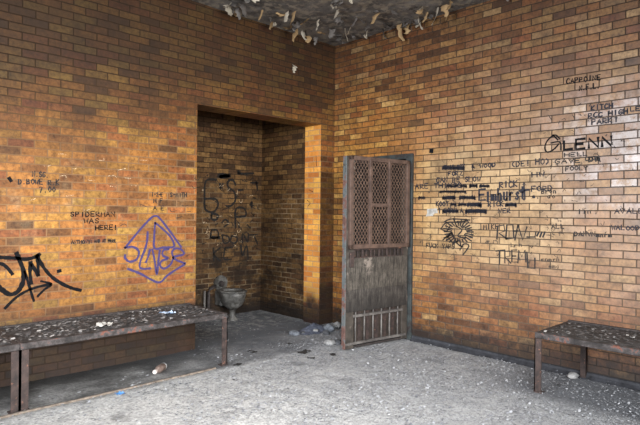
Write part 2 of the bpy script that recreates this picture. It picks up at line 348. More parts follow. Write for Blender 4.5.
# iron strip let into the floor along the left bench
bm = bmesh.new(); prev = None
for i in range(61):
    x = -5.6 + 3.3 * i / 60; y = -.745 + noise.noise(Vector((x * 3, 0, 0))) * .012; w = .013
    q = [bm.verts.new((x, y - w, -.002)), bm.verts.new((x, y - w * .7, .012)), bm.verts.new((x, y + w * .7, .012)), bm.verts.new((x, y + w, -.002))]
    if prev:
        for k in range(3): bm.faces.new((prev[k], prev[k + 1], q[k + 1], q[k]))
    prev = q
struct(mk('trim_1', bm, simple('rusty_floor_strip', (70, 62, 56), (134, 122, 110), 16, .85, 0, .5)))

# ------------------------------------------------------------------ door frame + leaf
bm = bmesh.new()
box(bm, (-.035, DY0 - .085, 0), (.20, DY0 + .005, DZ + .055), bev=.004); box(bm, (-.035, DY1 - .005, 0), (.20, DY1 + .07, DZ + .055), bev=.004)
box(bm, (-.035, DY0, DZ - .005), (.20, DY1, DZ + .055), bev=.004)
fr = struct(mk('trim_2', bm, m_teal))
W = .925
hx, hy = -.045, -1.225
free = Vector((-.955, -1.105))
ang = math.atan2(free.y - hy, free.x - hx)
leaf = thing('barred_gate', 'rusty brown steel cell gate with wire screen above and bars at the foot, standing open', 'gate', (hx, hy, .018), ang); leaf['kind'] = 'thing'
LH = 2.035
# local axes: x from hinge to free edge, +y faces the camera or not -> find out
side = 1 if (Matrix.Rotation(ang, 3, 'Z') @ Vector((0, 1, 0))).dot(CAM - Vector((hx, hy, 1.4))) > 0 else -1
def lb(bm, x0, x1, y0, y1, z0, z1, bev=.002): box(bm, (x0, side * y0, z0), (x1, side * y1, z1), bev=bev)
SZ0 = 1.055
b = bmesh.new(); lb(b, 0, .085, -.022, .022, 0, LH); mk('stile', b, m_sheet, leaf)
b = bmesh.new(); lb(b, W - .12, W, -.022, .022, 0, LH); mk('stile', b, m_sheet, leaf)
b = bmesh.new(); lb(b, W, W + .008, -.026, .034, 0, LH, .002); o = mk('edge_strip', b, m_edge, leaf); o['label'] = 'free edge strip with flaking teal and red paint'
b = bmesh.new(); lb(b, .085, W - .12, -.022, .022, LH - .06, LH); mk('top_rail', b, m_rust, leaf)
# lower solid sheet
b = bmesh.new(); lb(b, .012, W - .015, .020, .030, .62, .955); mk('sheet_panel', b, streaky('streaked_grey_sheet', (40, 37, 34), (98, 92, 84)), leaf)
b = bmesh.new(); lb(b, .012, W - .015, .016, .026, .385, .632); mk('sheet_panel', b, streaky('sooty_lower_sheet', (34, 31, 29), (84, 79, 74)), leaf)
# slotted band
b = bmesh.new(); lb(b, .085, W - .12, .010, .026, .945, .965); lb(b, .085, W - .12, .010, .026, 1.035, 1.06)
for k in range(7):
    x = .085 + (W - .205) * k / 6; lb(b, x - .012, x + .012, .008, .026, .96, 1.04)
sb_ = mk('slotted_band', b, m_rust, leaf)
for k in range(6):
    x = .085 + (W - .205) * (k + .5) / 6; b = bmesh.new(); tube(b, [(x, side * .004, .95), (x, side * .004, 1.05)], .010); mk('bar', b, m_rust, sb_)
# barred foot
b = bmesh.new(); lb(b, .07, W - .10, -.018, -.010, .03, .40); mk('back_sheet', b, simple('dark_brown_back_sheet', (26, 21, 18), (60, 49, 41), 9, .8, 0, .3), leaf)
b = bmesh.new(); lb(b, .07, W - .10, -.018, -.010, .93, 1.07); mk('back_sheet', b, bpy.data.materials['dark_brown_back_sheet'], leaf)
for k in range(5):
    x = .205 + (W - .30) * k / 5; b = bmesh.new(); lb(b, x - .022, x + .022, -.010, -.002, .04, .40, .001); mk('back_slat', b, m_rust, leaf)
b = bmesh.new(); lb(b, .075, W - .11, .0, .032, .325, .352); mk('bar_rail', b, m_barmetal, leaf)
b = bmesh.new(); lb(b, .02, W - .01, -.004, .026, .035, .062); mk('bar_rail', b, m_barmetal, leaf)
b = bmesh.new(); lb(b, .02, W - .01, -.02, .01, 0, .02); mk('bottom_rail', b, m_rustdark, leaf)
for k in range(6):
    x = .145 + (W - .30) * k / 5; b = bmesh.new(); tube(b, [(x, side * .014, .045), (x + U(-.004, .004), side * .014, .2), (x, side * .014, .43)], .0095); mk('bar', b, m_barmetal, leaf, True)
# wire screen box
sx0, sx1 = .012, W - .030; z0, z1 = SZ0, LH + .004
scr = None
b = bmesh.new()
for a_ in ((sx0, sx0 + .045, z0, z1), (sx1 - .045, sx1, z0, z1), (sx0, sx1, z0, z0 + .045), (sx0, sx1, z1 - .045, z1)): lb(b, a_[0], a_[1], .022, .058, a_[2], a_[3])
m_scf = simple('pale_brown_screen_frame', (58, 44, 38), (98, 78, 68), 11, .6, 0, .3)
scr = mk('screen_frame', b, m_scf, leaf)
c1, c2 = sx0 + (sx1 - sx0) * .355, sx0 + (sx1 - sx0) * .675
for cx in (c1, c2): b = bmesh.new(); lb(b, cx - .018, cx + .018, .026, .062, z0 + .03, z1 - .03); mk('screen_mullion', b, m_scf, scr)
zm = z0 + (z1 - z0) * .475
b = bmesh.new(); lb(b, c1, c2, .026, .060, zm - .02, zm + .02); mk('screen_crossbar', b, m_scf, scr)
def wire(x0, x1, za, zb, y, pitch=.026, wv=.0075):
    b = bmesh.new(); sl = 1.45      # steep diamonds
    for s in (1, -1):
        span = (x1 - x0) * sl; k0 = za - span; n = int((zb - za + 2 * span) / (pitch * sl)) + 1
        for k in range(n + 1):
            c0 = k0 + k * pitch * sl
            # line z = c0 + s*sl*(x-x0) (s=1), mirrored for -1; clip
            pts = []
            xa, xb = x0, x1
            f = (lambda x: c0 + sl * (x - x0)) if s == 1 else (lambda x: c0 + sl * (x1 - x))
            g = (lambda z: x0 + (z - c0) / sl) if s == 1 else (lambda z: x1 - (z - c0) / sl)
            zs = sorted([f(xa), f(xb)]); lo, hi = max(za, zs[0]), min(zb, zs[1])
            if hi - lo < .004: continue
            A = Vector((g(lo), side * y, lo)); B = Vector((g(hi), side * y, hi)); d = (B - A).normalized(); pn = Vector((-d.z, 0, d.x)) * wv / 2
            off = Vector((0, side * .0015 * s, 0))
            b.faces.new([b.verts.new(v + off) for v in (A - pn, B - pn, B + pn, A + pn)])
    return b
for (xa, xb, za, zb) in ((sx0 + .04, c1 - .015, z0 + .04, z1 - .04), (c1 + .015, c2 - .015, z0 + .04, zm - .015), (c1 + .015, c2 - .015, zm + .015, z1 - .04), (c2 + .015, sx1 - .04, z0 + .04, z1 - .04)):
    mk('wire_mesh', wire(xa, xb, za, zb, .040, .044, .0085), m_screen, scr)
# flat bars of the door itself behind the screen, and a black mesh added to darken the gaps
m_pitch = simple('black_back_bar', (8, 7, 7), (18, 15, 14), 6, .9, 0, 0)
for k in range(7):
    x = .14 + (W - .30) * k / 6; b = bmesh.new(); tube(b, [(x, -side * .004, 1.05), (x, -side * .004, LH - .05)], .010); mk('bar', b, m_pitch, leaf)
mk('added_rear_mesh', wire(.08, W - .115, 1.06, LH - .06, -.02, .020, .013), simple('black_gap_shade', (9, 8, 8), (20, 17, 16), 6, .8, 0, 0), leaf)
for z in (.3, 1.15, 1.8):
    b = bmesh.new(); tube(b, [(-.004, side * -.02, z), (-.004, side * -.02, z + .11)], .012); mk('hinge', b, m_rustdark, leaf)
b = bmesh.new(); lb(b, W - .10, W - .045, .028, .048, .86, 1.02, .004); mk('lock_plate', b, m_rust, leaf)

# ------------------------------------------------------------------ benches
m_top = NT('dusty_dark_bench_top'); t = m_top
n1 = t.noise(16, 7, .75); c = t.ramp(n1, [(.34, (24, 23, 24)), (.5, (58, 57, 58)), (.6, (92, 92, 94)), (.72, (176, 175, 174))]); t.bump(n1, .6, .01); m_top = t.fin(c, .75)
t = NT('chipped_rail_paint'); n = t.noise(12, 6, .75); c = t.ramp(n, [(.36, (20, 18, 18)), (.48, (48, 43, 42)), (.58, (72, 68, 68)), (.63, (116, 66, 48)), (.68, (46, 40, 39))]); t.bump(n, .5, .004); m_rail = t.fin(c, .75)
def bench(label, loc, rz, L, D, rear_x, group):
    # local: x along the bench, y from wall (0) to front (-D), top at z .485
    o = thing('bench', label, 'bench', loc, rz, group); T = .487
    b = bmesh.new(); box(b, (.02, -D + .02, T - .018), (L - .02, -.02, T - .002), bev=.003)
    mk('seat', b, m_top, o)
    b = bmesh.new(); box(b, (0, -D, T - .045), (L, -D + .035, T + .003), bev=.004); mk('front_rail', b, m_rail, o)
    b = bmesh.new(); box(b, (0, -.03, T - .03), (L, -.004, T + .012), bev=.004); mk('back_rail', b, m_rustdark, o)
    for x in (0, L - .035):
        b = bmesh.new(); box(b, (x, -D + .036, T - .045), (x + .035, -.031, T + .002), bev=.003); mk('end_rail', b, m_rustdark, o)
    for x, s in ((0, 1), (L, -1)):                        # angle-iron legs
        b = bmesh.new(); box(b, (x, -D, -.004), (x + s * .056, -D + .010, T - .047)); box(b, (x, -D, -.004), (x + s * .008, -D + .048, T - .047)); 
        box(b, (x, -D - .01, -.004), (x + s * .066, -D + .06, .006)); mk('leg', b, m_rust, o)
    for x in rear_x:
        b = bmesh.new(); box(b, (x, -.045, -.004), (x + .045, -.012, T - .02)); mk('leg', b, m_rust, o)
    return o
BD = .705
bench('long rusty bench at the orange wall, running from the paired legs to the niche', (-3.925, 0, 0), 0, 1.78, BD, (), 'rusty wall benches')
bench('cut-off rusty bench at the left edge, its leg touching the longer bench', (-5.60, 0, 0), 0, 1.673, BD, (), 'rusty wall benches')
# right bench : wall at x=0; local -y -> -x ; local x -> -Y
bench('short dark bench by the tan graffiti wall, opposite the door', (0, -3.035, 0), -math.pi / 2, 2.1, BD + .01, (.12, 1.9), 'rusty wall benches')

# ------------------------------------------------------------------ toilet
m_por = simple('grimy_grey_porcelain', (50, 49, 47), (112, 111, 108), 9, .5, 0, .2, ((60, 58, 54), 7, .5, .62))
TX, TY = -.90, 1.0
wc = thing('toilet', 'small grimy grey porcelain toilet against the back wall of the niche', 'toilet', (TX, TY, 0))
b = bmesh.new(); prof = [(.045, .14), (.075, .165), (.115, .2), (.148, .26), (.163, .33), (.168, .375), (.16, .38), (.125, .378), (.118, .34), (.09, .26), (.04, .22)]
lathe(b, prof, 28, 1, 1.22); mk('bowl', b, m_por, wc, True)
b = bmesh.new(); prof = [(.118, .376), (.172, .374), (.182, .384), (.180, .396), (.168, .402), (.13, .402), (.116, .392), (.118, .376)]
rg = []
for r_, z_ in prof: rg.append([b.verts.new((r_ * math.cos(2 * math.pi * k / 28), r_ * 1.22 * math.sin(2 * math.pi * k / 28), z_)) for k in range(28)])
for A, B in zip(rg, rg[1:]):
    for k in range(28): b.faces.new((A[k], A[(k + 1) % 28], B[(k + 1) % 28], B[k]))
mk('rim', b, m_por, wc, True)
b = bmesh.new(); lathe(b, [(.075, -.003), (.07, .012), (.045, .04), (.036, .09), (.040, .13), (.06, .17)], 20, 1, 1.1); mk('pedestal', b, m_por, wc, True)
b = bmesh.new(); box(b, (-.07, .18, .16), (.07, AY - TY - .002, .37), bev=.02); mk('rear_outlet', b, m_por, wc)
b = bmesh.new(); seg = 24
tube(b, [(.02 - .0, AY - TY - .03, .46), (.02, AY - TY - .001, .46)], .105, 24); o = mk('wall_flange', b, m_por, wc)
b = bmesh.new(); tube(b, [(.02, AY - TY - .07, .45), (.02, AY - TY - .025, .45)], [.03, .045], 14); mk('flush_valve', b, m_rustdark, wc)
b = bmesh.new(); tube(b, [(-.20, .28, 0), (-.20, .28, .36), (-.17, .285, .40), (-.08, .285, .43)], .024, 10); mk('supply_pipe', b, m_rustdark, wc, True)
b = bmesh.new(); tube(b, [(-.25, .29, 0), (-.25, .29, .38)], .016, 10); mk('supply_pipe', b, m_barmetal, wc, True)

# ------------------------------------------------------------------ litter
def stone(px, py, r, flat, mat, label, zoff=0, name='rubble_stone', cat='stone'):
    p = on_z(px, py, 0); b = bmesh.new(); bmesh.ops.create_icosphere(b, subdivisions=3, radius=1); sd = R() * 50
    ax = (U(.85, 1.25), U(.8, 1.1), flat)
    for v in b.verts:
        d = 1 + .28 * noise.noise(v.co * 1.4 + Vector((sd, 0, 0))) + .08 * noise.noise(v.co * 4 + Vector((0, sd, 0)))
        v.co = Vector((v.co.x * ax[0] * d, v.co.y * ax[1] * d, v.co.z * ax[2] * d)) * r
    mz = min(v.co.z for v in b.verts)
    for v in b.verts: v.co.z = max(v.co.z, mz * .6)
    for v in b.verts: v.co.z -= mz * .6
    o = mk(name, b, mat, None, True, (p.x, p.y, zoff - .002)); o.rotation_euler.z = U(0, 6); return tag(o, label, cat, 'rubble by the niche corner')
m_st = simple('dusty_blue_grey_stone', (76, 80, 88), (128, 134, 142), 10, .85, 0, .4); m_st2 = simple('pale_plaster_lump', (112, 113, 114), (164, 164, 163), 12, .85, 0, .4); m_st3 = simple('dark_stone', (52, 54, 58), (96, 98, 102), 12, .85, 0, .4)
stone(294, 334.5, .062, .55, m_st, 'oblong grey stone farthest left in the rubble, out from the niche mouth')
stone(315, 332, .045, .6, m_st2, 'pale plaster lump in the middle of the rubble, beneath the pillar')
stone(329, 331, .078, .7, m_st, 'largest rounded grey stone at the foot of the brick pillar')
stone(337.5, 327.5, .062, .75, m_st2, 'rounded pale stone in the room corner behind the door edge')
stone(326, 334, .05, .6, m_st3, 'dark stone leaning on the front of the largest rounded stone')
stone(330, 344, .062, .5, m_st2, 'flat pale lump nearest the free edge of the open door')
stone(338, 343.5, .045, .6, m_st3, 'small dark stone tucked beside the door edge')
stone(303, 333.5, .03, .6, m_st3, 'small dark stone just right of the oblong grey stone')
stone(311, 326, .035, .6, m_st, 'small grey stone against the foot of the lit jamb')
stone(573, 378, .05, .6, m_st2, 'pale plaster lump under the short bench by the tan wall')
# bottle on its side
p = on_z(160, 372.5, 0); rz = math.radians(38)
bo = thing('bottle', 'small dusty brown bottle lying on the floor under the long bench', 'bottle', (p.x, p.y, .036), rz)
b = bmesh.new(); pr = [(0, .030), (.006, .034), (.09, .034), (.115, .026), (.13, .016), (.155, .015)]
tube(b, [(x - .06, 0, 0) for x, r_ in pr], [r_ for x, r_ in pr], 16); mk('body', b, simple('dusty_brown_bottle', (78, 62, 56), (134, 118, 110), 20, .5, 0, 0), bo, True)
b = bmesh.new(); tube(b, [(-.075, 0, 0), (-.058, 0, 0)], .0335, 16); o = mk('base_ring', b, m_st2, bo)
b = bmesh.new(); tube(b, [(.09, 0, 0), (.112, 0, 0)], .0185, 14); mk('cap', b, simple('pale_cap', (176, 166, 160), (200, 190, 186), 10, .6, 0, 0), bo)
bo.rotation_euler.z = rz + math.pi
def scrap(px, py, z, s, mat, label, name='paper_scrap', cat='litter', crumple=.4, el=1):
    p = on_z(px, py, z); b = bmesh.new(); n = 6; g = {}; sd = U(0, 50)
    for i in range(n + 1):
        for j in range(n + 1):
            x, y = (i / n - .5) * s * el, (j / n - .5) * s
            k = 1 - .25 * abs(noise.noise(Vector((i, j, sd))))
            g[i, j] = b.verts.new((x * k, y * k, .004 + abs(noise.noise(Vector((i * .6, j * .6, sd)))) * s * crumple))
    for i in range(n):
        for j in range(n): b.faces.new((g[i, j], g[i + 1, j], g[i + 1, j + 1], g[i, j + 1]))
    o = mk(name, b, mat, None, False, (p.x, p.y, z)); o.rotation_euler.z = U(0, 6); return tag(o, label, cat)
m_bluep = simple('pale_blue_paper', (120, 150, 190), (190, 204, 220), 12, .7, 0, 0); m_blue2 = simple('blue_plastic', (50, 104, 160), (90, 140, 190), 12, .5, 0, 0)
m_wp = simple('dirty_white_paper', (120, 118, 114), (186, 184, 178), 14, .8, 0, 0); m_leafd = simple('black_scrap', (22, 21, 22), (44, 42, 42), 14, .8, 0, 0)
scrap(167, 314, .487, .12, m_bluep, 'crumpled pale blue and white wrapper on the long bench')
scrap(120, 394.5, .001, .06, m_blue2, 'small blue scrap on the floor before the long bench', cat='litter')
scrap(104, 326, .487, .13, m_wp, 'crumpled dirty white paper on the middle of the long bench')
for px, py, s, lb_ in ((305, 352.5, .10, 'black charred scrap on the floor, left of the door and nearest the camera'), (333, 355, .06, 'black scrap just left of the door edge'), (311, 358.5, .05, 'small black scrap nearest the open floor'),
                       (289, 344, .045, 'tiny black scrap beneath the oblong grey stone'), (252, 352, .07, 'black scrap to the right of the long bench leg'), (238, 365, .06, 'black scrap at the foot of the long bench leg')):
    scrap(px, py, .001, s, m_leafd, lb_, 'charred_scrap', crumple=.2, el=1.6)
# grey ash heap at the jamb foot
p = on_z(311, 329, 0); b = bmesh.new(); n = 28; g = {}
for i in range(n + 1):
    for j in range(n + 1):
        x, y = (i / n - .5), (j / n - .5); r_ = math.hypot(x, y) * 2
        g[i, j] = b.verts.new((x * .6, y * .34, max(0, 1 - r_) ** 1.3 * .10 * (1 + .5 * noise.noise(Vector((x * 14, y * 14, 1)))) - .004))
for i in range(n):
    for j in range(n): b.faces.new((g[i, j], g[i + 1, j], g[i + 1, j + 1], g[i, j + 1]))
o = mk('ash_heap', b, simple('blue_grey_ash', (50, 54, 66), (96, 102, 118), 14, .9, 0, .6), None, True, (p.x - .02, -.19, 0)); o.rotation_euler.z = .03
tag(o, 'low heap of blue grey ash at the foot of the brick pillar', 'ash', kind='stuff')
# paint chips: uncountable
t = NT('fallen_paint_chips'); ge = t.n('ShaderNodeNewGeometry'); c = t.ramp(ge.outputs['Random Per Island'], [(0, (92, 94, 100)), (.3, (138, 141, 146)), (.6, (160, 163, 168)), (.9, (186, 188, 192)), (1, (52, 52, 55))]); m_chip = t.fin(c, .85)
def chips(n, gen, smin, smax, name, mat):
    b = bmesh.new()
    for _ in range(n):
        q = gen()
        if not q: continue
        x, y, z = q; s = smin + (smax - smin) * R() ** 1.7; k = random.choice((3, 4, 5)); a0 = U(0, 6.28); tx, ty = random.gauss(0, .15), random.gauss(0, .15)
        vv = []
        for i in range(k):
            a = a0 + 6.283 * i / k + U(-.3, .3); r_ = s * U(.5, 1) / 2; dx, dy = r_ * math.cos(a), r_ * math.sin(a) * .8
            vv.append(b.verts.new((x + dx, y + dy, z + .003 + abs(tx) * s / 2 + abs(ty) * s / 2 + dx * tx + dy * ty)))
        b.faces.new(vv)
    o = mk(name, b, mat); return o
def floor_gen():
    # denser in front of the door and along the right wall
    if R() < .72:
        x = -U(0, 1) ** 1.25 * 3.1 - .07; y = -U(.4, 5.2)
    else: x = U(-4.6, -.1); y = U(-5.2, .05) if R() < .8 else U(-1, 1.2)
    if R() < .75 * max(0, noise.noise(Vector((x * 2.2, y * 2.2, 8))) * 3): return None
    if x < -4.7: return None
    if y > -.0 and not (NX0 + .05 < x < NX1 - .05): return None
    if y > -.75 and x < -2.2 and R() < .85: return None
    if y > -.5 and R() < .5: return None
    return x, y, 0
o = chips(36000, floor_gen, .01, .038, 'paint_chips', m_chip); tag(o, 'litter of pale fallen paint chips strewn over the floor', 'debris', kind='stuff')
t = NT('bench_paint_chips'); ge = t.n('ShaderNodeNewGeometry'); c = t.ramp(ge.outputs['Random Per Island'], [(0, (44, 43, 44)), (.4, (92, 91, 91)), (.75, (128, 127, 127)), (1, (176, 174, 171))]); m_chip2 = t.fin(c, .85)
o = chips(2600, lambda: (U(-4.9, -2.2), -U(.05, .66), .487), .01, .06, 'paint_chips', m_chip2); tag(o, 'pale paint chips scattered on the benches along the orange wall', 'debris', kind='stuff')
o = chips(900, lambda: (-U(.05, .66), -U(3.08, 4.6), .487), .01, .055, 'paint_chips', m_chip2); tag(o, 'pale paint chips scattered on the short bench by the tan wall', 'debris', kind='stuff')

# ------------------------------------------------------------------ graffiti: paint on the walls, parts of them
def ribbon(b, pts, w, nrm):
    pts = [p for i, p in enumerate(pts) if i == 0 or (p - pts[i - 1]).length > 1e-4]
    if len(pts) < 2:
        pts = [pts[0], pts[0] + Vector((0, 0, w))]
    L = []
    for i, p in enumerate(pts):
        d = (pts[min(i + 1, len(pts) - 1)] - pts[max(i - 1, 0)]).normalized(); s = nrm.cross(d) * w / 2 * U(.8, 1.15)
        if i == 0: p = p - d * w * .3
        if i == len(pts) - 1: p = p + d * w * .3
        L.append((b.verts.new(p - s), b.verts.new(p + s)))
    for A, B in zip(L, L[1:]): b.faces.new((A[0], A[1], B[1], B[0]))
def catmull(pts, n=5):
    if len(pts) < 3: return pts
    P_ = [pts[0]] + list(pts) + [pts[-1]]; out = []
    for i in range(1, len(P_) - 2):
        for k in range(n):
            u = k / n; a, b_, c_, d = P_[i - 1], P_[i], P_[i + 1], P_[i + 2]
            out.append(tuple(.5 * ((2 * b_[j]) + (-a[j] + c_[j]) * u + (2 * a[j] - 5 * b_[j] + 4 * c_[j] - d[j]) * u * u + (-a[j] + 3 * b_[j] - 3 * c_[j] + d[j]) * u ** 3) for j in (0, 1)))
    out.append(tuple(pts[-1])); return out
lift = [.0016]
def surf(wall):
    lift[0] += .00005
    e = lift[0]
    if wall is wl: return (lambda x, y: on_y(x, y, 0) + Vector((0, -e, 0))), Vector((0, -1, 0))
    if wall is wr: return (lambda x, y: on_x(x, y, 0) + Vector((-e, 0, 0))), Vector((-1, 0, 0))
    return (lambda x, y: on_y(x, y, AY) + Vector((0, -e, 0))), Vector((0, -1, 0))
def scrawl(wall, strokes, w, mat, label, smooth=True, name='graffiti'):
    f, n = surf(wall); b = bmesh.new()
    for s in strokes:
        ww = w
        if isinstance(s, tuple): s, ww = s
        q = catmull(s) if smooth else s
        ribbon(b, [f(*p) for p in q], ww, n)
    o = mk(name, b, mat, wall); o['label'] = label; return o
GL = {'A': '0,0 .5,1 1,0|.2,.4 .8,.4', 'B': '0,0 0,1 .7,.9 .7,.6 0,.5 .8,.4 .8,.1 0,0', 'C': '1,.85 .5,1 .05,.6 .1,.2 .5,0 1,.15', 'D': '0,0 0,1 .6,.9 .95,.5 .6,.1 0,0', 'E': '.9,1 0,1 0,0 .9,0|0,.5 .7,.5',
      'F': '.9,1 0,1 0,0|0,.5 .7,.5', 'G': '1,.85 .5,1 .05,.6 .1,.2 .5,0 .95,.2 .95,.45 .5,.45', 'H': '0,0 0,1|1,0 1,1|0,.5 1,.5', 'I': '.5,0 .5,1', 'J': '.8,1 .8,.2 .4,0 0,.25', 'K': '0,0 0,1|.9,1 0,.45 .9,0',
      'L': '0,1 0,0 .85,0', 'M': '0,0 .1,1 .5,.3 .9,1 1,0', 'N': '0,0 0,1 .95,0 .95,1', 'O': '.5,1 .05,.7 .05,.3 .5,0 .95,.3 .95,.7 .5,1', 'P': '0,0 0,1 .8,.9 .8,.55 0,.45', 'Q': '.5,1 .05,.6 .5,0 .95,.5 .5,1|.6,.3 1,0',
      'R': '0,0 0,1 .8,.9 .8,.55 0,.45 .9,0', 'S': '.9,.85 .5,1 .1,.8 .2,.55 .8,.4 .85,.15 .45,0 .05,.15', 'T': '0,1 1,1|.5,1 .5,0', 'U': '0,1 .05,.2 .5,0 .95,.2 1,1', 'V': '0,1 .5,0 1,1', 'W': '0,1 .25,0 .5,.7 .75,0 1,1',
      'X': '0,0 1,1|0,1 1,0', 'Y': '0,1 .5,.5 1,1|.5,.5 .5,0', 'Z': '0,1 .95,1 0,0 1,0', '.': '.4,0 .5,.08', "'": '.5,1 .4,.75', '!': '.5,1 .5,.3|.5,.08 .5,0', '&': '1,0 .2,.8 .5,1 .7,.8 .1,.3 .4,0 .9,.4', '-': '.1,.5 .9,.5',
      '(': '.8,1 .3,.7 .3,.3 .8,0', ')': '.2,1 .7,.7 .7,.3 .2,0', '/': '.1,0 .9,1', '1': '.5,0 .5,1', '2': '0,.8 .5,1 .9,.7 0,0 1,0', '7': '0,1 .9,1 .3,0', '0': '.5,1 .05,.5 .5,0 .95,.5 .5,1', ':': '.5,.2 .5,.28|.5,.7 .5,.78',
      'i': '.5,0 .5,.6|.5,.85 .5,.92', 'l': '.5,0 .5,1', 'm': '0,0 0,.6 .4,.6 .45,0|.45,.5 .9,.6 .95,0', 'h': '.1,0 .1,1|.1,.5 .6,.6 .8,.4 .8,0', 'u': '.1,.6 .1,.1 .5,0 .8,.15|.8,.6 .8,0', 'r': '.2,0 .2,.6|.2,.4 .5,.6 .8,.55',
      's': '.8,.5 .5,.6 .2,.5 .7,.2 .5,0 .1,.1', 't': '.4,1 .4,.1 .8,0|0,.62 .9,.62', 'c': '.8,.5 .4,.6 .1,.3 .4,0 .8,.1', 'k': '.1,0 .1,1|.8,.6 .1,.3 .8,0', 'n': '.1,0 .1,.6 .6,.6 .75,.4 .8,0', 'o': '.5,.6 .1,.3 .5,0 .9,.3 .5,.6', 'a': '.8,.6 .3,.6 .1,.3 .3,0 .8,.2|.8,.6 .8,0', 'e': '.1,.3 .9,.35 .6,.6 .2,.5 .1,.2 .5,0 .9,.1'}
def words(wall, lines, w, mat, label):
    # each line: text, left px, baseline px (left), right px, baseline px (right), letter height px
    f, n = surf(wall); b = bmesh.new()
    for tx, x0, y0, x1, y1, h in lines:
        k = len(tx)
        for i, ch in enumerate(tx):
            if ch not in GL: continue
            cw = (x1 - x0) / k; jx, jy, sc = U(-.05, .05) * cw, U(-.06, .06) * h, U(.9, 1.08)
            for st in GL[ch].split('|'):
                q = []
                for pr_ in st.split():
                    a, v = map(float, pr_.split(',')); u_ = (i + .12 + a * .74) * cw
                    q.append((x0 + u_ + jx, y0 + (y1 - y0) * u_ / (x1 - x0) - v * h * sc + jy))
                ribbon(b, [f(*p) for p in q], w * 1.6, n)
    o = mk('graffiti', b, mat, wall); o['label'] = label; return o
def blobs(wall, rects, mat, label):
    f, n = surf(wall); b = bmesh.new()
    for x0, y0, x1, y1 in rects:                       # scribbled-out words: dense zigzag
        k = max(3, int((x1 - x0) / 1.3)); q = []
        h_ = y1 - y0; ym = (y0 + y1) / 2; ribbon(b, [f(x0 + (x1 - x0) * a / 5, ym + U(-.3, .3)) for a in range(6)], h_ * .0088, n)
        for i in range(k * 2 + 1): q.append((x0 + (x1 - x0) * i / (2 * k), (y0 if i % 2 else y1) + U(-.5, .5)))
        ribbon(b, [f(*p) for p in q], .02, n)
    o = mk('graffiti', b, mat, wall); o['label'] = label; return o
# big black tag, far left  (zoom 6.07 from 0,240)
Z = lambda s: [(x / 6.07, 240 + y / 6.07) for x, y in s]
scrawl(wl, [Z([(-60, 100), (0, 106), (90, 110), (160, 116), (210, 104), (240, 86)]), (Z([(100, 80), (112, 110), (140, 180), (140, 250), (110, 310), (60, 330), (10, 300), (-20, 270)]), .038),
            (Z([(150, 190), (180, 290), (205, 370)]), .022), (Z([(-40, 140), (10, 145), (45, 170), (75, 208)]), .028),
            (Z([(190, 265), (182, 200), (185, 135)]), .03), (Z([(185, 135), (205, 170), (232, 215)]), .03), (Z([(232, 215), (230, 150), (222, 96)]), .026),
            Z([(225, 92), (260, 160), (310, 220), (370, 262), (430, 290), (490, 306)]), (Z([(30, 415), (90, 355), (160, 310), (240, 282), (312, 268)]), .024), (Z([(248, 250), (312, 268), (270, 300), (228, 342)]), .02),
            (Z([(352, 190), (366, 186)]), .034)],   .030, m_black, 'large black spray-painted tag with an arrow')
# purple diamond (zoom 4.25 from 60,190)
Z = lambda s: [(60 + x / 4.25, 190 + y / 4.25) for x, y in s]
scrawl(wl, [Z([(276, 246), (330, 180), (380, 125), (404, 110), (425, 122), (470, 180), (515, 243)]), Z([(288, 335), (340, 355), (390, 382), (425, 392), (460, 360), (530, 315)]),
            Z([(404, 140), (400, 200), (402, 248), (440, 244), (484, 240), (470, 200), (430, 160), (404, 140)]), Z([(372, 178), (370, 215), (362, 250)]),
            Z([(276, 246), (310, 242), (335, 262), (325, 295), (295, 304), (277, 290), (276, 276)]), Z([(360, 256), (345, 290), (338, 325), (352, 335), (384, 333)]), Z([(382, 254), (372, 290), (364, 308)]),
            Z([(392, 252), (402, 300), (411, 358), (418, 300), (424, 256)]), Z([(462, 252), (440, 255), (436, 278), (460, 290), (434, 300), (424, 318), (440, 334), (468, 318), (480, 290), (476, 262), (492, 248), (516, 254), (526, 272), (500, 280), (480, 286), (500, 300), (532, 312)])],
       .022, m_purple, 'purple diamond-shaped tag with looping letters')
words(wl, [('SPIDERMAN', 70, 216.5, 115.5, 216.5, 4.6), ('WAS', 83, 223.2, 100, 223.2, 4.4), ('HERE!', 95, 229.8, 118, 229.4, 4.6)], .0065, m_black, 'neat black handwriting in three lines')
words(wl, [('ANTHONY:', 71, 243.8, 93, 243.4, 3.6), ('AND AT HERE', 94, 242.4, 116, 242, 3)], .006, m_ink, 'small black scribbled line')
words(wl, [('N.SG.', 32, 176.5, 49, 177.5, 5), ('D.BOWE R.K', 18, 184, 60, 184.6, 5), ('7.00', 39, 192.3, 56, 192, 5)], .0065, m_ink, 'faded black handwriting in three short lines')
words(wl, [('1-2-E', 151.5, 196.2, 163, 196.6, 4), ('M F', 153, 202.6, 163, 202.8, 4), ('A E', 153, 210, 164.5, 210, 4), ('S-MITH', 170, 196.8, 187, 197, 4)], .007, m_ink, 'small cluster of black initials near the niche edge')
scrawl(wl, [([(9, 178), (11, 181)], .03)], .03, m_black, 'black dot')
scrawl(wl, [[(x, y), (x + U(2, 6), y + U(-1, 1)), (x + U(4, 9), y + U(-2, 2))] for x, y in [(118, 170), (124, 178), (60, 176), (72, 168), (88, 180), (130, 186), (108, 176), (44, 166), (98, 160), (30, 200), (66, 196), (110, 186), (58, 154), (140, 160), (84, 210)]], .005, m_chalk, 'thin white scrawls and scratches')
scrawl(wl, [[(x, y), (x + U(1, 4), y + U(-3, 3)), (x + U(3, 7), y + U(-2, 2))] for x, y in [(170, 210), (176, 218), (182, 205), (140, 206), (186, 212), (192, 186), (194, 178), (120, 226), (186, 256), (178, 240)]], .006, m_ink, 'stray black marks')
scrawl(wl, [[(316, 156), (316.5, 166)], [(307, 200), (310, 203), (308, 206)], [(309, 190), (313, 192)]], .007, m_ink, 'small black marks on the strip beside the niche')
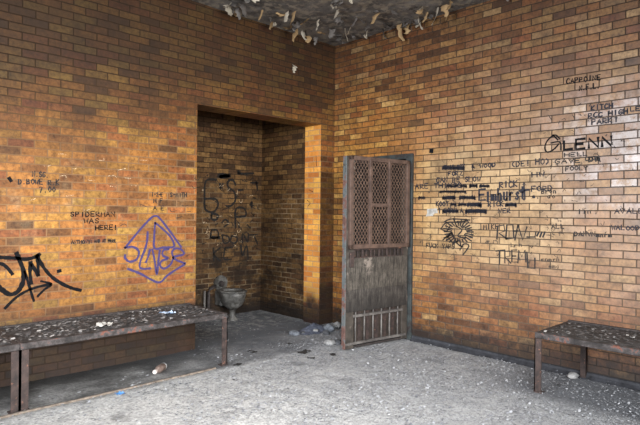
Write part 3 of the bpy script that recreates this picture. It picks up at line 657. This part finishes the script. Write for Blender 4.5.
# right wall
words(wr, [('CAPPOINE', 566, 84, 601, 79.5, 5), ('N.F.L.', 579, 90.6, 600, 88, 5)], .0075, m_black, 'black handwriting in two lines, highest on the wall')
words(wr, [('KITCH', 591, 110.5, 613, 107.5, 4.6), ('RCC HIGH', 588, 118, 628, 113.5, 4.6), ('PARK!', 591, 124.6, 619, 121.5, 4.8), ('LE', 630, 111.5, 641, 110.5, 4)], .008, m_inkblue, 'blue-black handwriting in three lines on pale bricks')
words(wr, [('LENN', 562, 150, 614, 145, 9)], .015, m_black, 'big black letters after the large looping initial')
scrawl(wr, [[(560, 139), (555, 135), (548, 140), (545, 147), (547, 152), (553, 150), (559, 144)], [(551, 143), (560, 142), (561, 150)], [(553, 135), (558, 140)]], .014, m_black, 'large looping black initial')
words(wr, [('HELL', 564, 157, 589, 155.5, 3.8), ('GAVE DR', 554, 163.8, 602, 161.5, 4.2), ('FOOLY', 565, 171, 588, 169.6, 4), ('CUTE', 585, 161, 601, 160, 4)], .0065, m_ink, 'smaller black handwriting under the biggest name')
words(wr, [('(DE! HO)', 511, 167, 550, 163.5, 5.5), ('HW', 531, 177.4, 545, 176.6, 4.6), ('FORD', 531, 191.5, 553, 190.6, 5), ('e.', 532, 198, 540, 198, 4)], .0075, m_inkblue, 'blue-black letters left of the big name')
words(wr, [('Bron', 541, 193.5, 557, 193, 4.5), ('ao', 547, 198, 556, 198, 4)], .006, m_ink, 'small brown-black scribble')
words(wr, [('AVALE', 614, 213.6, 644, 213.2, 4.6), ('WALOOD', 611, 229.8, 640, 230.2, 4.4)], .006, m_inkblue, 'blue-black words at the right edge of the photo')
words(wr, [('DANVN', 574, 236, 596, 236, 4.4), ('ALL', 551, 228.6, 565, 228.6, 4.6), ('mnrm', 596, 237, 612, 237, 4), ('lin', 577, 214, 592, 213, 4)], .0065, m_ink, 'faded black words in a low row')
words(wr, [('THIS BOY', 444, 169.6, 465, 168.6, 4.2), ('& WOOD', 471, 168.5, 496, 166.6, 3.8), ('FORZ', 448, 175.6, 463, 175.2, 4), ('CAN BE SLOW', 436, 182.6, 481, 181.4, 5), ('ARE THINGS', 415, 188.6, 462, 187.4, 4.6), ('RICK', 499, 188, 518, 186.5, 6)], .0085, m_inkblue, 'several lines of blue-black writing above the crossed-out rows')
words(wr, [('E', 478, 200.5, 487, 200, 10.5), ('lm', 485, 201, 497, 200.8, 10), ('hurst', 497, 201, 526, 199, 12.5)], .0145, m_inkblue, 'big blue-black word at the heart of the writing')
scrawl(wr, [[(519, 191), (529, 190)], [(524, 183), (525, 199)]], .016, m_inkblue, 'blue-black cross stroke')
words(wr, [('KOOT', 436, 206, 449, 206, 4.5), ('I BORN A', 438, 213, 463, 212.6, 4.8), ('RICK', 488, 206.6, 504, 206.2, 5), ('NER', 498, 213, 511, 213, 4.2)], .008, m_inkblue, 'blue-black words under the big word')
blobs(wr, [(443, 166, 464, 170), (419, 196.4, 425, 199.2), (443, 195.8, 455, 199.6), (460, 195.8, 475, 199.4), (440, 190.8, 466, 192.8), (461, 184.6, 466.5, 187.4), (470, 184.2, 477, 187.6), (480, 184.4, 489, 187.4), (451, 202.8, 456, 205.6), (459, 203, 466, 206), (468, 202.2, 481, 207), (443, 209.6, 458, 212.8), (466, 209, 486, 213.4), (506, 203, 516, 206.4), (447, 184.8, 458, 187)],
      m_inkblue, 'rows of scribbled-out words in blue-black ink')
scrawl(wr, [([(430.5, 151), (432.5, 151)], .045)], .045, m_black, 'black dot above the writing', False)
f_, n_ = surf(wr); b = bmesh.new(); b.faces.new([b.verts.new(f_(*p)) for p in ((427, 209), (437, 208.4), (438, 213), (434, 213.6), (433, 216), (426, 216.4), (427.4, 213))]); o = mk('paint_patch', b, m_wp, wr); o['label'] = 'white paint patch'
# sunburst tangle
st = []
for a in range(0, 360, 14):
    r0, r1 = U(5, 8), U(11, 15); c_, s_ = math.cos(math.radians(a)), math.sin(math.radians(a)); st.append([(459 + r0 * c_ * 1.15, 232 + r0 * s_), (459 + r1 * c_ * 1.2, 232 + r1 * s_ * .95)])
st += [[(441, 229), (446, 223), (456, 222), (468, 221)], [(441, 229), (447, 231), (450, 226)], [(443, 240), (450, 234), (447, 238), (452, 232)], [(448, 236), (453, 243), (459, 240)], [(452, 234), (458, 244), (463, 247)], [(444, 222), (452, 219), (470, 220)], [(456, 226), (462, 230), (458, 236), (466, 238)], [(460, 250), (464, 244), (469, 246), (463, 255)]]
scrawl(wr, st, .0145, m_ink, 'tangled black sunburst scribble')
words(wr, [('FUCK YAPS', 426, 247.6, 455, 248.6, 4.4), ('MIKE', 483, 229, 499, 229, 5)], .007, m_ink, 'small black scrawl across the sunburst')
scrawl(wr, [[(497, 239), (498, 226), (504, 225), (505, 231), (499, 233), (507, 239)], [(506, 238), (507, 225), (513, 225), (514, 238), (506, 239)], [(515, 240), (518, 225)], [(518, 225), (523, 240), (527, 227)], [(527, 237), (535, 237), (536, 232)], [(537, 236), (539, 232)], [(540, 237), (542, 232)], [(543, 237), (545, 232)], [(514, 231), (518, 231)]], .016, m_ink, 'bold black name with trailing strokes', False)
scrawl(wr, [[(496, 251), (505, 250)], [(500, 251), (499.5, 264)], [(505, 263), (505, 251), (510, 251), (510, 256), (505, 257), (511, 263)], [(517, 250), (512, 250), (512, 262), (517, 262)], [(512, 256), (516, 256)], [(518, 263), (519, 250), (522, 257), (525, 250), (526, 262)], [(527, 252), (528, 268), (535, 268.5), (535, 258)]], .0135, m_ink, 'thin black letters under the bold name', False)
words(wr, [('mnmrn', 541, 261, 560, 261, 4), ('omc', 548, 268, 560, 268, 3.6), ('lrn', 509, 247, 523, 246.6, 4), ('sn', 484, 243, 500, 243, 4)], .006, m_inkfaint, 'faint illegible scribbles low on the wall')
st = []
for _ in range(120):
    x, y = U(418, 560), U(160, 262); st.append([(x, y), (x + U(-2.5, 2.5), y + U(-3, 3)), (x + U(-4, 4), y + U(-2, 2))])
for _ in range(70):
    x, y = U(545, 636), U(100, 236); st.append([(x, y), (x + U(-2.5, 2.5), y + U(-3, 3)), (x + U(-4, 4), y + U(-2, 2))])
scrawl(wr, st, .0045, m_inkfaint, 'faint scattered pen marks over the wall')
# niche back wall (zoom 4.72 from 190,150 ; second from 190,210)
Z = lambda s: [(190 + x / 4.72, 150 + y / 4.72) for x, y in s]; Y2 = lambda s: [(190 + x / 4.72, 210 + y / 4.72) for x, y in s]
scrawl(wb_, [Z([(125, 140), (85, 140), (70, 160), (68, 220), (72, 280), (110, 292), (132, 260), (120, 232), (75, 230)]), Z([(215, 165), (200, 140), (178, 150), (180, 175), (210, 200), (214, 235), (195, 262), (172, 265)]),
             (Z([(135, 122), (150, 118), (187, 124), (140, 126), (188, 120)]), .05), Z([(225, 108), (245, 112), (300, 110)]), (Z([(228, 100), (232, 110)]), .045), Z([(215, 365), (216, 280), (255, 276), (262, 310), (220, 315)]),
             Z([(100, 310), (110, 300), (132, 310), (125, 328), (104, 326), (100, 310)]), Z([(282, 260), (292, 245), (290, 272)]), Z([(140, 160), (145, 180), (155, 160)]), Z([(228, 190), (250, 188)]), Z([(286, 154), (320, 156)]), Z([(312, 150), (318, 190)])], .030, m_soot, 'large sooty black letters high on the niche wall')
scrawl(wb_, [Y2([(100, 95), (100, 130), (132, 128), (128, 96), (100, 95)]), Y2([(150, 118), (160, 155), (182, 150), (180, 125), (152, 118)]), Y2([(195, 125), (192, 150), (215, 155), (222, 130), (196, 122)]), Y2([(246, 155), (248, 112), (272, 150), (274, 110)]),
             Y2([(280, 118), (316, 116)]), Y2([(300, 118), (318, 160)]), Y2([(110, 180), (112, 238)]), Y2([(140, 180), (112, 208), (142, 240)]), Y2([(165, 180), (160, 230), (195, 232)]), Y2([(240, 165), (246, 215), (266, 170), (274, 232)]), Y2([(165, 178), (200, 176)]),
             Y2([(150, 60), (165, 45), (182, 62), (160, 78)]), Y2([(100, 18), (128, 22), (120, 48), (102, 44)]), Y2([(212, 0), (214, 80)]), (Y2([(95, 128), (140, 130)]), .04), Y2([(228, 60), (232, 84)]), Y2([(270, 70), (284, 84)])], .026, m_soot, 'sooty black words above the toilet')
st = []
for _ in range(70):
    x, y = U(203, 258), U(176, 264); st.append([(x, y), (x + U(-3, 3), y + U(-3, 3)), (x + U(-4, 4), y + U(-2, 2))])
scrawl(wb_, st, .009, m_soot, 'small sooty scribbles')
st = []
for _ in range(22):
    x, y = U(203, 256), U(180, 250); st.append([(x, y), (x + U(-3, 3), y + U(-3, 3)), (x + U(-4, 4), y + U(-2, 2))])
scrawl(wb_, st, .007, m_chalk, 'thin pale scratches')

# ------------------------------------------------------------------ light
def area(name, loc, target, sx, sy, power, col, spread=180):
    l = bpy.data.lights.new(name, 'AREA'); l.shape = 'RECTANGLE'; l.size = sx; l.size_y = sy; l.energy = power; l.color = col; l.spread = math.radians(spread)
    o = bpy.data.objects.new(name, l); C.objects.link(o); o.location = loc; d = Vector(target) - Vector(loc); o.rotation_euler = d.to_track_quat('-Z', 'Y').to_euler(); return o
area('window_light_left', (-8.3, -2.6, 2.1), (0, -2.6, .8), 2.6, 1.5, 175, (.98, .98, 1), 95)
area('window_light_behind', (-4.0, -7.6, 1.9), (-3.0, 0, .5), 3.2, 1.4, 155, (1, .98, .95), 80)
area('floor_fill_light', (-6.2, -6.4, 3.2), (-2.2, -2.2, 0), 1.6, 1.6, 165, (.95, .97, 1), 80)  # unseen fill, added to brighten the floor
w = bpy.data.worlds.new('world'); bpy.context.scene.world = w; w.use_nodes = True; bg = w.node_tree.nodes['Background']; bg.inputs[0].default_value = (.85, .92, 1, 1); bg.inputs[1].default_value = .17
sc = bpy.context.scene; sc.view_settings.view_transform = 'Standard'; sc.view_settings.look = 'None'; sc.view_settings.exposure = 0; sc.view_settings.gamma = 1
